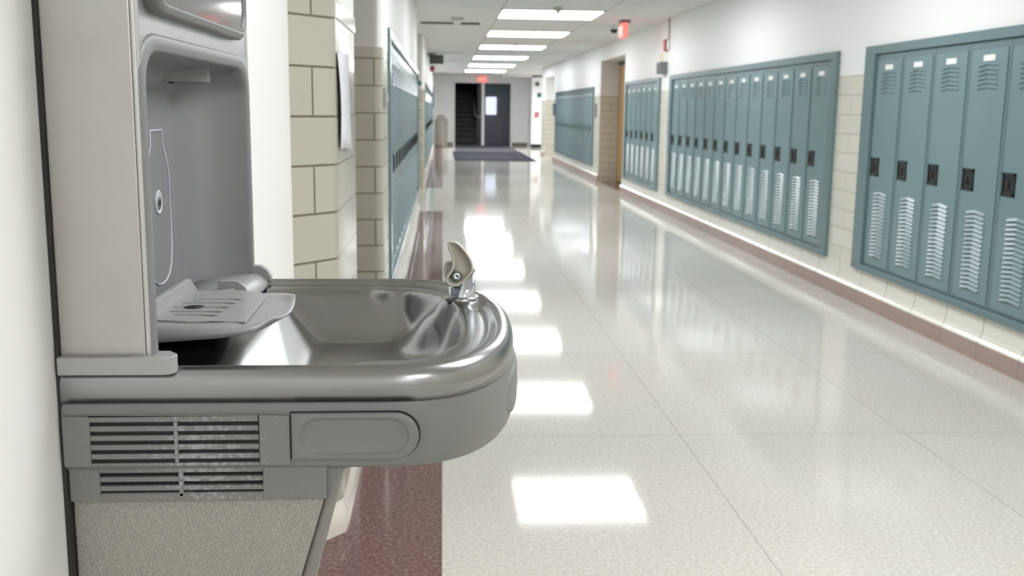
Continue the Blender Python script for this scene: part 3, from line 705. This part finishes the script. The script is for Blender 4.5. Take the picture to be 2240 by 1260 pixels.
# push pads
def pad_side():
    kk = MB(); y = YN
    out = [(-.1635, .8905), (-.1635, .9425)]
    cz, cx, r = .9165, -.0515, .026
    out += [(cx+r*math.sin(math.radians(a)), cz+r*math.cos(math.radians(a))) for a in range(0, 181, 12)]
    kk.prism(out, 'y', y-.0036, y+.003)
    return kk, out
_, out = pad_side()
def stadium(x0, x1, zc, r, n=10): return [(x1-r+r*math.sin(PI*i/n), zc+r*math.cos(PI*i/n)) for i in range(n+1)] + [(x0+r-r*math.sin(PI*i/n), zc-r*math.cos(PI*i/n)) for i in range(n+1)]
PC = Vector((-.0955, .9165))
def ray_hit(poly, a):
    d = Vector((math.cos(a), math.sin(a))); best = None
    for i in range(len(poly)):
        p, q = Vector(poly[i])-PC, Vector(poly[(i+1) % len(poly)])-PC; e = q-p
        den = d.x*e.y-d.y*e.x
        if abs(den) < 1e-12: continue
        t = (p.x*e.y-p.y*e.x)/den; u = (p.x*d.y-p.y*d.x)/den
        if t > 0 and -1e-6 <= u <= 1+1e-6: best = t if best is None else max(best, t)
    return PC+d*best
ANG = sorted([2*PI*i/160 for i in range(160)]+[math.atan2(z-PC.y, x-PC.x) % (2*PI) for x, z in out[:3]])
def pring(poly, y): return [(h.x, y, h.y) for h in (ray_hit(poly, a) for a in ANG)]
def inset(poly, e): return [(PC.x+(x-PC.x)*(1-e/abs(x-PC.x) if abs(x-PC.x) > e else 1), PC.y+(z-PC.y)*(1-e/abs(z-PC.y) if abs(z-PC.y) > e else 1)) for x, z in poly]
k = MB(); k.smooth = True
st_ = lambda e_: stadium(-.1565+e_, -.0345-e_, .9165, .0222-e_)
k.loft([pring(out, YN+.003), pring(out, YN-.0058), pring(inset(out, .0007), YN-.0066), pring(st_(0), YN-.0070), pring(st_(.0006), YN-.0070), pring(st_(.0016), YN-.0064), pring(st_(.0028), YN-.0048), pring(st_(.0042), YN-.0036), pring(st_(.0065), YN-.0030), pring(st_(.012), YN-.0028)], True, True, True, False)
c_ = pring(st_(.012), YN-.0028); k.add(c_, [tuple(range(len(c_)))], True)
pad = k.build('push_pad', M['plastic'], F)
k = MB(); g = [(-.1652, .8893), (-.1652, .9437)] + [(-.0515+.0275*math.sin(math.radians(a)), .9165+.0275*math.cos(math.radians(a))) for a in range(0, 181, 12)]
k.prism(g, 'y', YN-.0012, YN+.003); k.build('push_pad_gap', M['dark'], F)
# front push pad on the curved nose
k = MB(); rings = []
NA = 20
for off, sh_ in ((.0002, 0), (.006, .03), (.009, .10), (.0095, .2)):
    rg = []
    for i in range(NA+1):
        t = -1+2*i/NA; w = t*.40*(1-sh_*.25); zt = .945-.004*sh_*5; rg.append((w, zt, off))
    rings.append(rg)
def fpt(w, off, z):
    p = front(w); q = front(w+.01); o_ = front(w-.01); tt = (q-o_).normalized(); return (p.x+tt.y*off, p.y-tt.x*off, z)
vs, fs = [], []
PR = [(.0003, .889), (.0035, .890), (.0052, .896), (.006, .916), (.0052, .938), (.0035, .944), (.0003, .9455)]
for i in range(NA+1):
    t = -1+2*i/NA; fac = math.sqrt(max(0, 1-abs(t)**4))
    for off, z in PR: vs.append(fpt(.02+t*.34, .0003+off*fac, .919+(z-.919)*(.45+.55*fac)))
n_ = len(PR)
for i in range(NA):
    for j in range(n_-1): fs.append((i*n_+j, (i+1)*n_+j, (i+1)*n_+j+1, i*n_+j+1))
k.add(vs, fs, True); k.build('push_pad', M['plastic'], F)
# lower cabinet
k = MB(); cb = [(XW+.001, .45), (-.247, .45), (-.1305, .8425), (XW+.001, .8425)]
k.prism(cb, 'y', YN+.014, YF-.014); cab = k.build('cabinet', M['speckle'], F, .002); cab['label'] = 'speckled beige-grey cabinet panel'
k = MB(); cb = [(-.247, .45), (-.222, .45), (-.1095, .872), (-.1225, .872)]
k.prism(cb, 'y', YN+.022, YF-.02); k.build('front_cover', M['cover'], F, .006, 4)
# black strip filling the gap against the wall
k = MB(); k.box(-.4108, XW+.0005, YN+.001, YF-.001, .45, 1.54); k.build('wall_gap_strip', M['gap_strip'], F)

# --- bottle filler tower
TZ = 1.545
TN, TFAR = 1.09, 1.69
k = MB(); k.box(XW, -.3165, TN, TN+.012, 1.0, TZ); k.build('tower_side', M['steel_side'], F, .002)
k = MB(); k.box(XW, -.3165, TFAR-.012, TFAR, 1.0, TZ); k.build('tower_side', M['steel_side'], F, .002)
k = MB(); k.box(XW, -.3145, TN+.012, TFAR-.012, TZ-.012, TZ); k.box(XW, XW+.004, TN+.012, TFAR-.012, 1.0, TZ-.012); k.build('tower_shell', M['steel_side'], F)
for ya, yb in ((TN-.0005, TN+.010), (TFAR-.010, TFAR+.0005)):
    k = MB(); k.prism([(-.3165, ya), (-.312, ya), (-.3085, (ya+yb)/2), (-.312, yb), (-.3165, yb)], 'z', 1.0, TZ); k.build('corner_trim', M['steel_front'], F, .0015)
k = MB()
oy0, oy1, oz1 = 1.091, 1.689, 1.346
k.box(-.3145, -.3105, TN+.010, TFAR-.010, oz1-.05, TZ-.012); k.box(-.3145, -.3105, TN+.010, 1.13, 1.0, oz1-.05); k.box(-.3145, -.3105, 1.668, TFAR-.010, 1.0, oz1-.05)
o = k.build('tower_front', M['steel_front'], F)
bpy.data.objects.remove(o)
def arch(y0, y1, z0, z1, r, n=10):
    P = [(y0, z0)] + [(y0, z0+(z1-r-z0)*i/6) for i in range(1, 6)]
    P += [(y0+r-r*math.cos(PI/2*i/n), z1-r*.72+r*.72*math.sin(PI/2*i/n)) for i in range(n+1)]
    P += [(y0+r+(y1-y0-2*r)*i/8, z1) for i in range(1, 8)]
    P += [(y1-r+r*math.sin(PI/2*i/n), z1-r*.72+r*.72*math.cos(PI/2*i/n)) for i in range(n+1)]
    P += [(y1, z0+(z1-r-z0)*i/6) for i in range(5, 0, -1)] + [(y1, z0)]
    return P
# front sheet with arched cut-out: strip between arch and outer rectangle
A_ = arch(oy0+.006, oy1-.006, 1.0, oz1-.004, .06)
B_ = []
nA = len(A_)
for (y, z) in A_:
    if z > 1.26 and TN+.01 < y < TFAR-.01: B_.append((y, TZ-.012))
    else: B_.append((TN+.0095 if y < 1.4 else TFAR-.0095, z))
for i, (y, z) in enumerate(A_):
    t = (y-A_[0][0])/(A_[-1][0]-A_[0][0])
    if B_[i][1] > 1.5: B_[i] = (TN+.0095+(TFAR-TN-.019)*t, TZ-.012)
k = MB(); k.loft([[(-.3107, y, z) for y, z in A_], [(-.3107, y, z) for y, z in B_]], False, False)
k.build('tower_front', M['steel_front'], F, fix=True)
# alcove frame and liner, one plastic moulding
k = MB(); k.smooth = True
prof = [(0, -.3108), (.001, -.3088), (.004, -.3079), (.009, -.3076), (.015, -.3079), (.0175, -.3095), (.0195, -.3135), (.022, -.322), (.030, -.335), (.042, -.356), (.066, -.372), (.098, -.383), (.135, -.3875), (.17, -.3885)]
rings = []
for e_, x in prof:
    ez = min(e_, .02)+max(0, e_-.02)*.22; r = max(.062-e_*.25, .03)
    rings.append([(x, y, z) for y, z in arch(oy0+e_, oy1-e_, .985, oz1-ez, r)])
k.loft(rings, False)
n_ = len(rings[-1]); k.add(rings[-1], [tuple(range(n_))], True)
al = k.build('alcove', M['plastic_a'], F, fix=False)
# bottle outline and sensor on the alcove back
bx = -.3880; yc_ = 1.430
half = [(0, 1.237), (.030, 1.237), (.030, 1.2165), (.040, 1.205), (.050, 1.190), (.055, 1.17), (.056, 1.12), (.056, 1.075), (.050, 1.054), (.038, 1.040), (.020, 1.033), (0, 1.031)]
half = [(y, 1.27+(z-1.27)*1.024) for y, z in half]
pts = [(bx, yc_+y, z) for y, z in half] + [(bx, yc_-y, z) for y, z in reversed(half[1:-1])]
k = MB(); k.tube(pts, .0013, 6, True); k.build('bottle_outline', M['outline'], al)
k = MB()
k.lathe([(.0165, -.001), (.0165, .0012), (.0145, .0016), (.0135, .0004), (.0105, .0004)], 28, (bx, yc_-.003, 1.139), 'x'); k.build('sensor_ring', M['outline'], al)
k = MB(); k.lathe([(.0105, -.001), (.0105, .0014), (.0, .0016)], 24, (bx, yc_-.003, 1.139), 'x'); k.build('sensor_bezel', M['plastic_l'], al)
k = MB(); k.lathe([(.0062, .001), (.0062, .0022), (0, .0026)], 20, (bx, yc_-.003, 1.139), 'x'); k.build('sensor_eye', M['black'], al)
# spout wedge under the alcove top
k = MB()
lo = [(-.395, 1.455), (-.3375, 1.518), (-.3345, 1.529), (-.345, 1.575), (-.395, 1.61)]
k.loft([[(x, y, 1.302) for i, (x, y) in enumerate(lo)], [(x, y, 1.308 if i in (0, 4) else 1.336) for i, (x, y) in enumerate(lo)]], True, False, True, True)
sp = k.build('spout', M['plastic_a'], F, .0025, 3)
k = MB(); k.lathe([(.0045, 1.305), (.0045, 1.300), (.003, 1.300)], 14, (-.378, 1.485, 0)); k.build('outlet', M['black'], sp)
# display panel
k = MB(); k.smooth = True
DR = [(0, -.3106), (.0, -.3005), (.004, -.2965), (.010, -.2945), (.013, -.2950), (.016, -.2990)]
rings = [[(x, y, z) for y, z in rrect(1.112+e_, 1.618-e_, 1.366+e_*.8, 1.515-e_*.8, .040-e_*.5)] for e_, x in DR]
k.loft(rings, True); dp = k.build('display_bezel', M['plastic'], F, fix=False)
k = MB(); k.prism(rrect(1.127, 1.603, 1.378, 1.503, .032), 'x', -.2992, -.2982); k.build('display_window', M['screen'], dp)
# collar the tower stands in
k = MB()
cp = [(XW, YN-.006), (-.297, YN-.006)] + arc(-.299, YN+.008, .014, -80, 60, 8) + [(-.296, 1.112), (XW, 1.112)]
k.prism(cp, 'z', .986, 1.0055); k.build('collar', M['plastic_l'], F, .003, 3)
k = MB()
k.smooth = True; rings = []
def rail_sec(y, h, o): return [(-.386, y, .982), (-.283-o, y, .982), (-.284-o, y, .986), (-.287-o, y, .982+h*.45), (-.294, y, .982+h*.80), (-.303, y, .982+h), (-.330, y, .982+h*.9), (-.386, y, .982+h*.75)]
for y, h in ((1.29, .024), (1.40, .029), (1.50, .027), (1.60, .024), (1.69, .018)): rings.append(rail_sec(y, h, .004 if y < 1.45 else 0))
k.loft(rings, True, True, True, True)
col = k.build('collar', M['plastic_l'], F)
for y, h, t in ((1.335, .037, .008), (1.485, .037, .008), (1.672, .031, .018)):
    k = MB(); k.loft([[(-.3255, yy, .9815), (-.279, yy, .982), (-.2805, yy, .982+h*.4), (-.286, yy, .982+h*.78), (-.297, yy, .982+h), (-.325, yy, .982+h*1.03), (-.326, yy, .982)] for yy in (y, y+t)], True, True, True, True)
    k.build('rib', M['plastic_l'], col, .0015, 2)
# drip tray: dished tongue
k = MB(); k.smooth = True
NU, NW = 18, 16
top, botm = [], []
def tray_edge(u):
    """u 0..1 from tower to lip -> near y, far y"""
    return 1.178+.018*u**3+(.035*max(0, u-.82)/.18), 1.432-.018*u**2-(.02*max(0, u-.85)/.15)
for i in range(NU+1):
    u = i/NU; x = -.345+.150*u; ya, yb = tray_edge(u)
    rt_, rb = [], []
    for j in range(NW+1):
        w = j/NW; y = ya+(yb-ya)*w; c = 2*w-1
        z = 1.0165-.0045*u**2+.0055*abs(c)**5*(.35+.65*sstep(.55, .95, u))+.003*sstep(.85, 1, u)*(abs(c))-.004*sstep(.62, .72, u)*(1-abs(c)**4)*(1-sstep(.9, 1, u)*.6)
        z -= .004*max(0, abs(c)-.93)/.07
        xx = x-.012*sstep(.8, 1, u)*c*c*(1 if c < 0 else .5)
        rt_.append((xx, y, z)); th = (.024*(1-u)**.8+.0016)
        rb.append((xx, y+(.010*(1-abs(c)**.5))*0-.004*c*(1-u), z-.001-th*(1-abs(c)**8*.35)))
    top.append(rt_); botm.append(rb)
W_ = NW+1
def gridf(rows, flip): return [((a := r*W_+c), a+1, a+1+W_, a+W_)[::-1 if flip else 1] for r in range(len(rows)-1) for c in range(NW)]
k.add([v for r in top for v in r], gridf(top, False)); k.add([v for r in botm for v in r], gridf(botm, True))
edge = lambda R_: [r[0] for r in R_]+R_[-1][1:]+[r[-1] for r in reversed(R_[:-1])]
k.loft([edge(top), edge(botm)], False)
tray = k.build('drip_tray', M['plastic_l'], F)
bm = bmesh.new(); bm.from_mesh(tray.data); bmesh.ops.recalc_face_normals(bm, faces=bm.faces); bm.to_mesh(tray.data); bm.free()
k = MB(); k.prism([(1.215, 1.012), (1.45, 1.012), (1.437, 1.020), (1.412, 1.0345), (1.403, 1.0365), (1.215, 1.0385)], 'x', -.353, -.3445); k.build('tray_back', M['plastic_l'], tray, .002, 2)
# grate plate with slots and drain hole on the tray
k = MB(); gp = [(-.352, 1.215), (-.300, 1.203), (-.268, 1.212), (-.2365, 1.222), (-.240, 1.395), (-.272, 1.412), (-.345, 1.408)]
def gz(x): return 1.0172-.012*sstep(-.275, -.23, x)*.35
k.add([(x, y, gz(x)) for x, y in gp]+[(x, y, gz(x)+.0022) for x, y in gp], [tuple(range(7, 14))]+[(i, (i+1) % 7, 7+(i+1) % 7, 7+i) for i in range(7)])
gt = k.build('grate', M['plastic_l'], tray, .0008, 2)
k = MB()
for i, (ya, xa, xb) in enumerate(((1.240, -.325, -.276), (1.262, -.335, -.274), (1.290, -.338, -.326), (1.290, -.300, -.272), (1.318, -.333, -.268), (1.345, -.318, -.266))):
    k.prism([(xa, ya-.004), (xb, ya-.002), (xb+.003, ya+.0015), (xb, ya+.005), (xa, ya+.004)], 'z', 1.0188, 1.0206)
k.build('grate_bar', M['plastic_l'], gt, .0008, 2)
k = MB(); k.lathe([(.0, 1.0193), (.013, 1.0193), (.013, 1.0196), (0, 1.0197)], 20, (-.313, 1.29, 0)); k.build('drain_hole', M['dark'], gt)
# bubbler
bb = MB(); cx, cy = BUB.x, 1.50
rg0, rg1 = [], []
for i in range(32):
    a = 2*PI*i/32; x, y = math.cos(a)*.0196, math.sin(a)*.0196
    rg0.append((cx+x, cy+y, .990)); rg1.append((cx+x, cy+y, 1.0225+x*.62+y*.25))
bb.loft([rg0, rg1], True, True, False, True); bub = bb.build('bubbler', M['chrome'], F); bub['label'] = 'chrome bubbler post'
k = MB(); k.lathe([(.0255, .985), (.0255, .9945), (.0235, .9962), (.019, .9962)], 32, (cx, cy, 0)); k.build('bubbler_seat', M['steel'], F)
G = [(0.0076, 1.0748), (0.0097, 1.0781), (0.015, 1.0791), (0.0214, 1.0776), (0.0289, 1.0712), (0.0364, 1.062), (0.0429, 1.0513), (0.0456, 1.0426), (0.0446, 1.034), (0.0398, 1.0264), (0.0313, 1.0177), (0.0227, 1.0128), (0.0152, 1.0117), (0.0088, 1.0138), (0.004, 1.0193), (0.0034, 1.0241), (0.0066, 1.0285), (0.0109, 1.0339), (0.0141, 1.0415), (0.0149, 1.0501), (0.013, 1.0577), (0.0098, 1.0652), (0.0076, 1.0705)]
BL = [(0.0024, 1.0413), (0.0056, 1.0462), (0.0099, 1.047), (0.0174, 1.0468), (0.0175, 1.0392), (0.0142, 1.0315), (0.0099, 1.0261), (0.0046, 1.0206), (0.0022, 1.0304)]
def smooth_poly(P, it=2):
    for _ in range(it):
        Q = []
        for a, b in zip(P, P[1:]+P[:1]): Q += [(.75*a[0]+.25*b[0], .75*a[1]+.25*b[1]), (.25*a[0]+.75*b[0], .25*a[1]+.75*b[1])]
        P = Q
    return P
def hood(P, ctr, yb, depth, lean, parent, name):
    """dished shell whose rim is P (x,z); it caves away from the drinker towards +y"""
    P = smooth_poly(P); kk = MB(); kk.smooth = True
    def pt(x, z, t, dy):
        xx, zz = ctr[0]+(x-ctr[0])*t, ctr[1]+(z-ctr[1])*t
        return (xx, yb+dy+lean*(zz-1.02), zz)
    n = len(P); NRM = []
    area = sum(P[i][0]*P[(i+1) % n][1]-P[(i+1) % n][0]*P[i][1] for i in range(n)); sg = 1 if area > 0 else -1
    for i in range(n):
        a, b = P[i-1], P[(i+1) % n]; t = Vector((b[0]-a[0], b[1]-a[1])).normalized(); NRM.append((-t.y*sg, t.x*sg))
    def off(o, dy): return [(x+nx*o, yb+dy+lean*(z+nz*o-1.02), z+nz*o) for (x, z), (nx, nz) in zip(P, NRM)]
    I0 = [(x+nx*.0042, z+nz*.0042) for (x, z), (nx, nz) in zip(P, NRM)]
    rings = [off(0, .004), off(-.0004, .0015), off(.0006, -.0008), off(.0022, -.0012), off(.0034, .0002), off(.0042, .003)]
    for t, dy in ((.93, depth*.45), (.8, depth*.75), (.55, depth*.95), (.3, depth), (.08, depth)): rings.append([pt(x, z, t, dy) for x, z in I0])
    kk.loft(rings, True, True, False, True)
    back = [(1.0, .004), (.97, depth*.4+.004), (.85, depth*.8+.004), (.6, depth+.004), (.08, depth+.005)]
    kk.loft([[pt(x, z, t, dy) for x, z in P] for t, dy in back], True, True, False, True)
    return kk.build(name, M['beige'], parent)
mg = hood(G, (.0245, 1.033), 1.482, .016, .16, bub, 'mouth_guard')
mg['label'] = 'beige flexible mouth guard'
hood(BL, (.011, 1.035), 1.500, .004, .16, mg, 'mouth_guard_lobe')
k = MB(); k.lathe([(.008, 0), (.008, -.011), (.0062, -.012), (.0066, -.016), (.005, -.0185), (.002, -.017), (0, -.017)], 16, (.0205, 1.502, 1.0265), 'y'); k.build('nozzle', M['chrome'], bub)

# ------------------------------------------------------------------ camera
f, yaw, pitch, roll = 2235.25, math.radians(3.9527), math.radians(9.9066), math.radians(.7472)
fw = Vector((math.sin(yaw)*math.cos(pitch), math.cos(yaw)*math.cos(pitch), -math.sin(pitch)))
rt = Vector((math.cos(yaw), -math.sin(yaw), 0)); up = rt.cross(fw)
A = rt*math.cos(roll)+up*math.sin(roll); B = -rt*math.sin(roll)+up*math.cos(roll)
cam = bpy.data.cameras.new('camera'); co = bpy.data.objects.new('camera', cam); C.objects.link(co)
m4 = Matrix((A, B, -fw)).transposed().to_4x4(); m4.translation = (0, 0, 1.27); co.matrix_world = m4
cam.sensor_width = 36; cam.lens = f/2240*36; cam.clip_start = .02; cam.clip_end = 200
cam.dof.use_dof = True; cam.dof.focus_distance = 1.35; cam.dof.aperture_fstop = 9.5
S.camera = co
w = bpy.data.worlds.new('world'); S.world = w; w.use_nodes = True
w.node_tree.nodes['Background'].inputs[0].default_value = (.8, .85, 1, 1); w.node_tree.nodes['Background'].inputs[1].default_value = .2
S.view_settings.view_transform = 'Standard'; S.view_settings.look = 'None'; S.view_settings.gamma = 1; S.view_settings.exposure = .85
S.cycles.use_denoising = True
S.cycles.caustics_reflective = False; S.cycles.max_bounces = 8; S.cycles.diffuse_bounces = 5; S.cycles.glossy_bounces = 5; S.cycles.sample_clamp_indirect = 6
